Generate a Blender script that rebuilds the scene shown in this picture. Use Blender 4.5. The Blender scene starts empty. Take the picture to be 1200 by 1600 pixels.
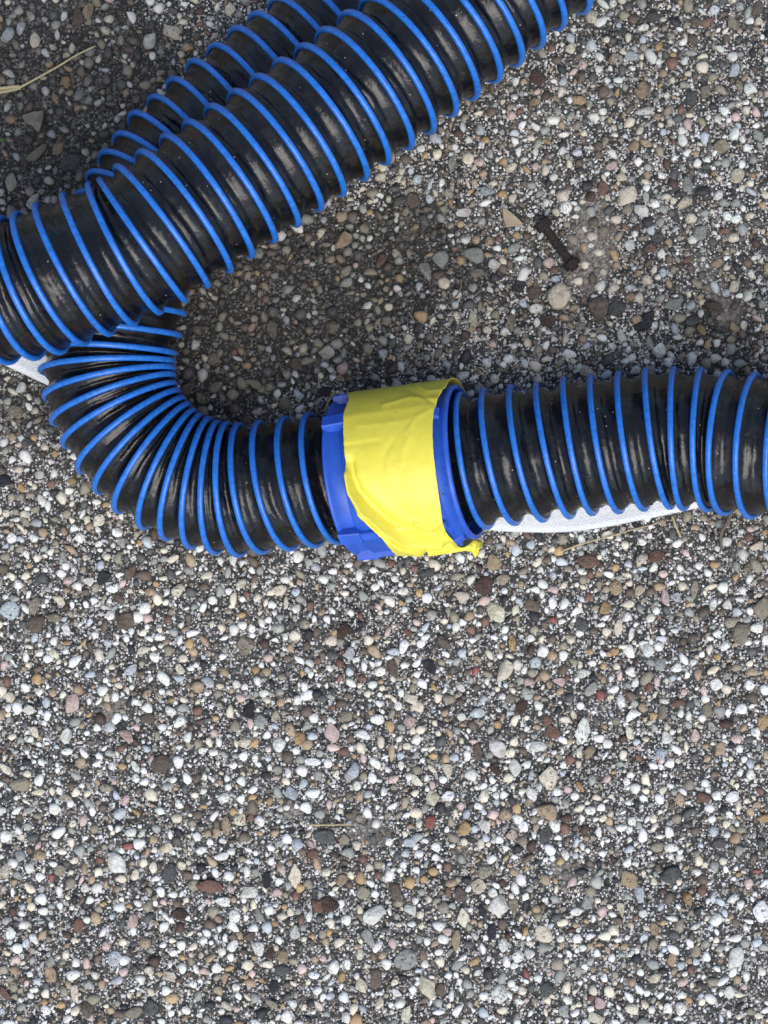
import bpy, math, random
import numpy as np

# ------------------------------------------------------------------ camera
H = 1.30                 # height of the camera above the paving
S = 0.504 / 1200.0       # metres of paving per photograph pixel
scn = bpy.context.scene
cam_d = bpy.data.cameras.new('camera')
cam = bpy.data.objects.new('camera', cam_d)
scn.collection.objects.link(cam)
cam.location = (0, 0, H)
cam.rotation_euler = (0, 0, 0)
cam_d.sensor_fit = 'HORIZONTAL'
cam_d.sensor_width = 36.0
cam_d.lens = 36.0 * H / 0.504
cam_d.clip_start = 0.01
cam_d.clip_end = 100.0
scn.camera = cam

# ------------------------------------------------------------------ sky, sun, exposure
SUN_EL, SUN_AZ = math.radians(60), math.radians(168)   # azimuth clockwise from +Y
w = bpy.data.worlds.new("World")
scn.world = w
w.use_nodes = True
nt = w.node_tree
for n in list(nt.nodes):
    nt.nodes.remove(n)
wo = nt.nodes.new('ShaderNodeOutputWorld')
wb = nt.nodes.new('ShaderNodeBackground')
sky = nt.nodes.new('ShaderNodeTexSky')
sky.sky_type = 'NISHITA'
sky.sun_disc = False
sky.sun_elevation = SUN_EL
sky.sun_rotation = SUN_AZ
sky.air_density = 1.0
sky.dust_density = 2.6
sky.ozone_density = 1.0
wb.inputs['Strength'].default_value = 0.115
nt.links.new(sky.outputs[0], wb.inputs['Color'])
nt.links.new(wb.outputs[0], wo.inputs['Surface'])

sd = bpy.data.lights.new('sun', 'SUN')
sd.energy = 1.5
sd.angle = math.radians(55)
sd.color = (1.0, 0.98, 0.945)
sun = bpy.data.objects.new('sun', sd)
scn.collection.objects.link(sun)
sun.rotation_euler = (math.pi / 2 - SUN_EL, 0, math.pi - SUN_AZ)

scn.view_settings.view_transform = 'Standard'
scn.view_settings.look = 'None'
scn.view_settings.exposure = 0.68
scn.view_settings.gamma = 1.0
scn.cycles.max_bounces = 5
scn.cycles.use_denoising = True

# ------------------------------------------------------------------ helpers
RNG = np.random.default_rng(7)
random.seed(11)
COL = scn.collection


def at(px, py, z=0.0):
    """photograph pixel -> point of the scene at height z"""
    k = S * (H - z) / H
    return np.array([(px - 600.0) * k, (800.0 - py) * k, z])


def lin(c):
    c = np.asarray(c, float) / 255.0
    return np.where(c <= 0.04045, c / 12.92, ((c + 0.055) / 1.055) ** 2.4)


def mesh_obj(name, verts, faces, mat, parent=None, smooth=True):
    me = bpy.data.meshes.new(name)
    me.from_pydata([tuple(map(float, v)) for v in verts], [], faces)
    if smooth:
        me.polygons.foreach_set('use_smooth', [True] * len(me.polygons))
    me.update()
    o = bpy.data.objects.new(name, me)
    if mat:
        me.materials.append(mat)
    COL.objects.link(o)
    if parent:
        o.parent = parent
    return o


def tri_mesh(name, V, T, mat, parent=None, colors=None, smooth=True):
    me = bpy.data.meshes.new(name)
    V = np.asarray(V, np.float32)
    T = np.asarray(T, np.int32)
    me.vertices.add(len(V))
    me.vertices.foreach_set('co', V.ravel())
    me.loops.add(T.size)
    me.loops.foreach_set('vertex_index', T.ravel())
    me.polygons.add(len(T))
    me.polygons.foreach_set('loop_start', np.arange(0, T.size, 3, dtype=np.int32))
    me.polygons.foreach_set('loop_total', np.full(len(T), 3, np.int32))
    me.polygons.foreach_set('use_smooth', np.full(len(T), smooth))
    me.update(calc_edges=True)
    if colors is not None:
        a = me.attributes.new('Col', 'FLOAT_COLOR', 'POINT')
        a.data.foreach_set('color', np.asarray(colors, np.float32).ravel())
    me.materials.append(mat)
    o = bpy.data.objects.new(name, me)
    COL.objects.link(o)
    if parent:
        o.parent = parent
    return o


def empty(name, loc, label, cat, group=None):
    o = bpy.data.objects.new(name, None)
    o.empty_display_size = 0.02
    COL.objects.link(o)
    o.location = [float(v) for v in loc]
    o['label'] = label
    o['category'] = cat
    if group:
        o['group'] = group
    return o


def tag(o, label, cat, group=None):
    o['label'] = label
    o['category'] = cat
    if group:
        o['group'] = group
    return o


_LAT = RNG.random((256, 256))


def vnoise(x, y):
    """smooth value noise in 0..1"""
    x = np.asarray(x, float)
    y = np.asarray(y, float)
    xi, yi = np.floor(x).astype(int), np.floor(y).astype(int)
    fx, fy = x - xi, y - yi
    fx = fx * fx * (3 - 2 * fx)
    fy = fy * fy * (3 - 2 * fy)
    g = lambda a, b: _LAT[a % 256, b % 256]
    return ((g(xi, yi) * (1 - fx) + g(xi + 1, yi) * fx) * (1 - fy)
            + (g(xi, yi + 1) * (1 - fx) + g(xi + 1, yi + 1) * fx) * fy)


def fbm(x, y):
    return 0.55 * vnoise(x, y) + 0.28 * vnoise(2.1 * x + 7, 2.1 * y + 3) + 0.17 * vnoise(4.3 * x + 1, 4.3 * y + 9)


# ------------------------------------------------------------------ materials
def mat_new(name):
    m = bpy.data.materials.new(name)
    m.use_nodes = True
    nt = m.node_tree
    b = nt.nodes['Principled BSDF']
    return m, nt, b


def N(nt, typ, **kw):
    n = nt.nodes.new(typ)
    for k, v in kw.items():
        if k in n.inputs:
            n.inputs[k].default_value = v
        else:
            setattr(n, k, v)
    return n


def mathn(nt, op, a, b=None, c=None, clamp=False):
    n = nt.nodes.new('ShaderNodeMath')
    n.operation = op
    n.use_clamp = clamp
    for i, v in enumerate((a, b, c)):
        if v is None:
            continue
        if isinstance(v, (int, float)):
            n.inputs[i].default_value = v
        else:
            nt.links.new(v, n.inputs[i])
    return n.outputs[0]


def mixc(nt, fac, a, b, mode='MIX'):
    n = nt.nodes.new('ShaderNodeMix')
    n.data_type = 'RGBA'
    n.blend_type = mode
    for sock, v in ((n.inputs[0], fac), (n.inputs[6], a), (n.inputs[7], b)):
        if isinstance(v, (int, float)):
            sock.default_value = v
        elif isinstance(v, tuple):
            sock.default_value = v if len(v) == 4 else v + (1.0,)
        else:
            nt.links.new(v, sock)
    return n.outputs[2]


def ramp(nt, fac, stops, interp='LINEAR'):
    n = nt.nodes.new('ShaderNodeValToRGB')
    n.color_ramp.interpolation = interp
    e = n.color_ramp.elements
    while len(e) < len(stops):
        e.new(0.5)
    for i, (p, c) in enumerate(stops):
        e[i].position = p
        e[i].color = (c + (1.0,)) if isinstance(c, tuple) else (c, c, c, 1.0)
    nt.links.new(fac, n.inputs[0])
    return n.outputs[0]


def bump(nt, b, height, strength, dist):
    n = nt.nodes.new('ShaderNodeBump')
    n.inputs['Strength'].default_value = strength
    n.inputs['Distance'].default_value = dist
    nt.links.new(height, n.inputs['Height'])
    nt.links.new(n.outputs[0], b.inputs['Normal'])
    return n


def stone_material(name, individual):
    m, nt, b = mat_new(name)
    L = nt.links
    if individual:
        oi = N(nt, 'ShaderNodeObjectInfo')
        base = oi.outputs['Color']
        rnd = oi.outputs['Random']
        tc = N(nt, 'ShaderNodeTexCoord')
        mp = N(nt, 'ShaderNodeVectorMath', operation='ADD')
        cr = nt.nodes.new('ShaderNodeCombineXYZ')
        L.new(mathn(nt, 'MULTIPLY', rnd, 91.0), cr.inputs[0])
        L.new(mathn(nt, 'MULTIPLY', rnd, 37.0), cr.inputs[1])
        L.new(tc.outputs['Object'], mp.inputs[0])
        L.new(cr.outputs[0], mp.inputs[1])
        vec, sc = mp.outputs[0], 1.0
    else:
        at_ = N(nt, 'ShaderNodeAttribute', attribute_name='Col')
        base = at_.outputs['Color']
        rnd = at_.outputs['Alpha']
        geo = N(nt, 'ShaderNodeNewGeometry')
        vec, sc = geo.outputs['Position'], 260.0
    n1 = N(nt, 'ShaderNodeTexNoise', Scale=1.5 * sc, Detail=5.0, Roughness=0.65)
    n2 = N(nt, 'ShaderNodeTexNoise', Scale=3.4 * sc, Detail=3.0, Roughness=0.6)
    n3 = N(nt, 'ShaderNodeTexNoise', Scale=0.75 * sc, Detail=1.0)
    for n in (n1, n2, n3):
        L.new(vec, n.inputs['Vector'])
    tone = ramp(nt, n1.outputs[0], [(0.25, 0.50), (0.45, 0.92), (0.6, 1.02), (0.75, 1.12)])
    c = mixc(nt, 1.0, base, tone, 'MULTIPLY')
    # patches of a second mineral colour
    patch = ramp(nt, n3.outputs[0], [(0.55, 0.0), (0.62, 1.0)])
    sel = ramp(nt, rnd, [(0.45, 0.0), (0.55, 0.55)])
    c = mixc(nt, mathn(nt, 'MULTIPLY', patch, sel), c, mixc(nt, 1.0, base, (0.50, 0.43, 0.34), 'MULTIPLY'))
    # pits and dark flecks in some stones
    pits = ramp(nt, n2.outputs[0], [(0.57, 0.0), (0.64, 1.0)])
    sel2 = ramp(nt, mathn(nt, 'FRACT', mathn(nt, 'MULTIPLY', rnd, 7.31)), [(0.40, 0.0), (0.65, 0.85)])
    c = mixc(nt, mathn(nt, 'MULTIPLY', pits, sel2), c, (0.045, 0.043, 0.045))
    L.new(c, b.inputs['Base Color'])
    b.inputs['Roughness'].default_value = 0.55
    b.inputs['Specular IOR Level'].default_value = 0.35
    bump(nt, b, n1.outputs[0], 0.45, 0.25 if individual else 0.0012)
    return m


M_STONE_I = stone_material('pebble_stone', True)
M_STONE_S = stone_material('gravel_stone', False)


def ground_material():
    m, nt, b = mat_new('washed_concrete')
    L = nt.links
    geo = N(nt, 'ShaderNodeNewGeometry')
    P = geo.outputs['Position']
    dirt_shade = N(nt, 'ShaderNodeAttribute', attribute_name='dirt_shade').outputs['Fac']
    sand = N(nt, 'ShaderNodeAttribute', attribute_name='sand').outputs['Fac']
    nA = N(nt, 'ShaderNodeTexNoise', Scale=420.0, Detail=6.0, Roughness=0.7)
    nB = N(nt, 'ShaderNodeTexNoise', Scale=28.0, Detail=5.0, Roughness=0.65)
    for n in (nA, nB):
        L.new(P, n.inputs['Vector'])
    cem = ramp(nt, nA.outputs[0], [(0.3, (0.011, 0.0116, 0.011)), (0.52, (0.043, 0.045, 0.042)), (0.72, (0.165, 0.169, 0.158))])
    tint = ramp(nt, nB.outputs[0], [(0.35, 0.65), (0.6, 1.15)])
    c = mixc(nt, 1.0, cem, tint, 'MULTIPLY')
    h = nA.outputs[0]
    far = N(nt, 'ShaderNodeAttribute', attribute_name='far').outputs['Fac']
    for sc, rad, keep in ((430.0, 0.36, 0.58), (820.0, 0.42, 0.52), (72.0, 0.33, 0.1), (120.0, 0.34, 0.2)):
        v = N(nt, 'ShaderNodeTexVoronoi', Scale=sc)
        v.inputs['Randomness'].default_value = 1.0
        L.new(P, v.inputs['Vector'])
        sep = nt.nodes.new('ShaderNodeSeparateColor')
        L.new(v.outputs['Color'], sep.inputs[0])
        r_, g_ = sep.outputs[0], sep.outputs[1]
        gc = ramp(nt, g_, [(0.0, (0.05, 0.05, 0.052)), (0.18, (0.16, 0.15, 0.14)), (0.34, (0.26, 0.19, 0.13)),
                           (0.45, (0.36, 0.34, 0.31)), (0.66, (0.44, 0.435, 0.42)), (0.88, (0.58, 0.58, 0.57)),
                           (1.0, (0.76, 0.76, 0.75))])
        lim = mathn(nt, 'MULTIPLY', r_, rad * 1.9)
        d = mathn(nt, 'SUBTRACT', lim, v.outputs['Distance'])
        mask = mathn(nt, 'MULTIPLY', d, 9.0, clamp=True)
        mask = mathn(nt, 'MULTIPLY', mask, mathn(nt, 'GREATER_THAN', r_, keep))
        if sc < 200:
            mask = mathn(nt, 'MULTIPLY', mask, far)
        c = mixc(nt, mask, c, gc)
        h = mathn(nt, 'ADD', h, mathn(nt, 'MULTIPLY', mask, 0.7))
    # brown soil with hose-bend shade painted in, and sandy grout, each with its own edge
    nC = N(nt, 'ShaderNodeTexNoise', Scale=160.0, Detail=5.0, Roughness=0.7)
    L.new(P, nC.inputs['Vector'])
    soil = ramp(nt, nA.outputs[0], [(0.3, (0.006, 0.006, 0.0056)), (0.55, (0.018, 0.0175, 0.016)), (0.75, (0.070, 0.067, 0.060))])  # near-black tones also stand in for shade inside the bend
    fd = mathn(nt, 'MULTIPLY', mathn(nt, 'ADD', mathn(nt, 'SUBTRACT', nC.outputs[0], 1.0), mathn(nt, 'MULTIPLY', dirt_shade, 1.35)), 4.0, clamp=True)
    c = mixc(nt, mathn(nt, 'MULTIPLY', fd, 0.8), c, soil)
    snd = ramp(nt, nA.outputs[0], [(0.28, (0.05, 0.045, 0.037)), (0.5, (0.17, 0.153, 0.13)), (0.72, (0.40, 0.37, 0.33))])
    fs = mathn(nt, 'MULTIPLY', mathn(nt, 'ADD', mathn(nt, 'SUBTRACT', nC.outputs[0], 1.0), mathn(nt, 'MULTIPLY', sand, 1.3)), 4.0, clamp=True)
    c = mixc(nt, mathn(nt, 'MULTIPLY', fs, 0.65), c, snd)
    L.new(c, b.inputs['Base Color'])
    b.inputs['Roughness'].default_value = 0.8
    b.inputs['Specular IOR Level'].default_value = 0.25
    bump(nt, b, h, 0.7, 0.0012)
    return m


def vinyl_material():
    m, nt, b = mat_new('black_vinyl')
    L = nt.links
    geo = N(nt, 'ShaderNodeNewGeometry')
    P = geo.outputs['Position']
    n1 = N(nt, 'ShaderNodeTexNoise', Scale=70.0, Detail=5.0, Roughness=0.6)
    n2 = N(nt, 'ShaderNodeTexNoise', Scale=900.0, Detail=2.0)
    n3 = N(nt, 'ShaderNodeTexNoise', Scale=240.0, Detail=3.0)
    for n in (n1, n2, n3):
        L.new(P, n.inputs['Vector'])
    dust = ramp(nt, n1.outputs[0], [(0.52, 0.0), (0.74, 1.0)])
    c = mixc(nt, mathn(nt, 'MULTIPLY', dust, 0.32), (0.005, 0.005, 0.006), (0.042, 0.040, 0.037))
    spk = N(nt, 'ShaderNodeTexVoronoi', Scale=190.0)
    L.new(P, spk.inputs['Vector'])
    dot = mathn(nt, 'LESS_THAN', spk.outputs['Distance'], 0.075)
    sp2 = nt.nodes.new('ShaderNodeSeparateColor')
    L.new(spk.outputs['Color'], sp2.inputs[0])
    dot = mathn(nt, 'MULTIPLY', dot, mathn(nt, 'GREATER_THAN', sp2.outputs[0], 0.72))
    c = mixc(nt, dot, c, (0.35, 0.33, 0.30))
    L.new(c, b.inputs['Base Color'])
    rg = ramp(nt, n1.outputs[0], [(0.35, 0.15), (0.7, 0.34)])
    L.new(rg, b.inputs['Roughness'])
    b.inputs['Specular IOR Level'].default_value = 0.42
    hh = mathn(nt, 'ADD', n3.outputs[0], mathn(nt, 'MULTIPLY', n2.outputs[0], 0.15))
    bump(nt, b, hh, 0.30, 0.0016)
    return m


def plastic(name, col, rough, nscale=140.0, amount=0.12, bmp=0.05, spec=0.5):
    m, nt, b = mat_new(name)
    L = nt.links
    geo = N(nt, 'ShaderNodeNewGeometry')
    n1 = N(nt, 'ShaderNodeTexNoise', Scale=nscale, Detail=5.0, Roughness=0.65)
    n2 = N(nt, 'ShaderNodeTexNoise', Scale=nscale * 9, Detail=2.0)
    L.new(geo.outputs['Position'], n1.inputs['Vector'])
    L.new(geo.outputs['Position'], n2.inputs['Vector'])
    tone = ramp(nt, n1.outputs[0], [(0.3, 1.0 - amount * 1.6), (0.6, 1.0), (0.8, 1.0 + amount)])
    c = mixc(nt, 1.0, col, tone, 'MULTIPLY')
    grime = ramp(nt, n1.outputs[0], [(0.60, 0.0), (0.76, 0.36)])
    c = mixc(nt, grime, c, (0.20, 0.18, 0.15))
    L.new(c, b.inputs['Base Color'])
    rg = ramp(nt, n2.outputs[0], [(0.3, max(rough - 0.07, 0.05)), (0.7, rough + 0.10)])
    L.new(rg, b.inputs['Roughness'])
    b.inputs['Specular IOR Level'].default_value = spec
    bump(nt, b, mathn(nt, 'ADD', n1.outputs[0], mathn(nt, 'MULTIPLY', n2.outputs[0], 0.2)), bmp, 0.002)
    return m


M_GROUND = ground_material()
M_VINYL = vinyl_material()
M_WIRE = plastic('blue_spiral_plastic', (0.018, 0.165, 0.60), 0.30, 330, 0.24, 0.10)
M_COUPL = plastic('royal_blue_plastic', (0.020, 0.098, 0.52), 0.40, 120, 0.14, 0.05)
M_TAPE = plastic('yellow_tape', (0.76, 0.67, 0.075), 0.36, 220, 0.05, 0.06, 0.4)
M_RUST = plastic('rusty_steel', (0.038, 0.028, 0.026), 0.8, 700, 0.45, 0.7, 0.3)
M_STRAW = plastic('dry_straw', (0.44, 0.375, 0.22), 0.6, 500, 0.25, 0.2, 0.3)
M_TWIG = plastic('grey_twig', (0.16, 0.13, 0.10), 0.8, 500, 0.3, 0.3, 0.3)
M_LEAF = plastic('green_leaf', (0.05, 0.11, 0.03), 0.5, 300, 0.2, 0.1, 0.3)


def woven_material():
    m, nt, b = mat_new('white_woven_jacket')
    L = nt.links
    uv = N(nt, 'ShaderNodeUVMap')
    uv.uv_map = 'UVMap'
    sep = nt.nodes.new('ShaderNodeSeparateXYZ')
    L.new(uv.outputs[0], sep.inputs[0])
    u, v = sep.outputs[0], sep.outputs[1]      # metres along and across
    # herringbone: diagonal direction flips from band to band
    band = mathn(nt, 'PINGPONG', v, 0.0022)
    ph = mathn(nt, 'ADD', mathn(nt, 'MULTIPLY', u, 2 * math.pi / 0.0026), mathn(nt, 'MULTIPLY', band, 2 * math.pi / 0.0019))
    s1 = mathn(nt, 'SINE', ph)
    yarn = mathn(nt, 'ABSOLUTE', mathn(nt, 'SINE', mathn(nt, 'MULTIPLY', v, math.pi / 0.0011)))
    hgt = mathn(nt, 'ADD', mathn(nt, 'MULTIPLY', s1, 0.5), mathn(nt, 'MULTIPLY', yarn, 0.4))
    ns = N(nt, 'ShaderNodeTexNoise', Scale=60.0, Detail=5.0)
    gm = ramp(nt, ns.outputs[0], [(0.30, (0.54, 0.57, 0.58)), (0.58, (0.71, 0.74, 0.75))])
    gap = ramp(nt, hgt, [(0.0, 0.88), (0.35, 1.0)])
    c = mixc(nt, 1.0, gm, gap, 'MULTIPLY')
    L.new(c, b.inputs['Base Color'])
    b.inputs['Roughness'].default_value = 0.7
    bump(nt, b, hgt, 0.45, 0.0005)
    return m


M_WOVEN = woven_material()

# ------------------------------------------------------------------ paving sheet
BLOBS_D = [  # photograph x, y, radius, amount of dark soil and of painted hose shade between the stones
    (40, 210, 170, 0.75), (130, 60, 170, 0.45), (20, 300, 120, 0.5), (430, 440, 120, 0.50), (370, 530, 130, 0.75),  # last entry paints the shade inside the hose bend
    (60, 640, 110, 0.45), (480, 470, 70, 0.35), (640, 380, 90, 0.35), (1140, 850, 60, 0.45), (1080, 1010, 40, 0.35),  # first entry paints the shade beside the hose at left
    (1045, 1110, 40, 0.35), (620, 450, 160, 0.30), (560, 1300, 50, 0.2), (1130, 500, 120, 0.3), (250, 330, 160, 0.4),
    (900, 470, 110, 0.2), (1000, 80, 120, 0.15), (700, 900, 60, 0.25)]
BLOBS_S = [(925, 385, 48, 0.8), (915, 430, 40, 0.8), (930, 330, 45, 0.7), (640, 360, 60, 0.45), (560, 1292, 36, 0.75),
           (600, 1310, 26, 0.7), (725, 1335, 30, 0.7), (880, 1360, 38, 0.7), (455, 1270, 30, 0.7), (170, 1110, 26, 0.7),
           (40, 990, 34, 0.6), (1140, 490, 44, 0.6), (800, 270, 60, 0.4), (1085, 1040, 22, 0.6), (1100, 420, 60, 0.5),
           (930, 1370, 20, 0.6), (180, 1105, 30, 0.5), (640, 210, 50, 0.3), (60, 330, 40, 0.4), (1190, 880, 30, 0.5)]


def region(px, py, blobs):
    r = np.zeros_like(np.asarray(px, float))
    for bx, by, br, a in blobs:
        r = r + a * np.exp(-((px - bx) ** 2 + (py - by) ** 2) / (2 * (0.62 * br) ** 2))
    return r


def dirt_shade_at(px, py):  # real soil plus the hose shade painted into the ground
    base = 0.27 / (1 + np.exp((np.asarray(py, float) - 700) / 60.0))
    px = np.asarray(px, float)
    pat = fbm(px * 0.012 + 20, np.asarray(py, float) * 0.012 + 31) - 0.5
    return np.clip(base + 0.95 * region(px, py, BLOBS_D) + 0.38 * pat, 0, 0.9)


xs = np.concatenate([[-2.0, -1.0], np.linspace(-0.48, 0.48, 161), [1.0, 2.0]])
ys = np.concatenate([[-2.0, -1.0], np.linspace(-0.56, 0.56, 187), [1.0, 2.0]])
GX, GY = np.meshgrid(xs, ys)
gz = (fbm(GX * 40 + 50, GY * 40 + 50) - 0.5) * 0.0012
V = np.stack([GX, GY, gz - 0.0004], -1).reshape(-1, 3)
nx, ny = len(xs), len(ys)
ii = (np.arange(ny - 1)[:, None] * nx + np.arange(nx - 1)[None, :]).ravel()
F = np.stack([ii, ii + 1, ii + nx + 1, ii + nx], -1)
T_ = np.concatenate([F[:, [0, 1, 2]], F[:, [0, 2, 3]]])
paving = tri_mesh('pavement', V, T_, M_GROUND)
paving['kind'] = 'structure'
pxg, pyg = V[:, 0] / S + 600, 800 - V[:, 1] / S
for nm, val in (('dirt_shade', dirt_shade_at(pxg, pyg)), ('sand', np.clip(region(pxg, pyg, BLOBS_S), 0, 1)),
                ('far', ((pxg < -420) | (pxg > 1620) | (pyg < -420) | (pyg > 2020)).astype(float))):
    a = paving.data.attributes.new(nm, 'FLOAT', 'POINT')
    a.data.foreach_set('value', val.astype(np.float32))

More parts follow.
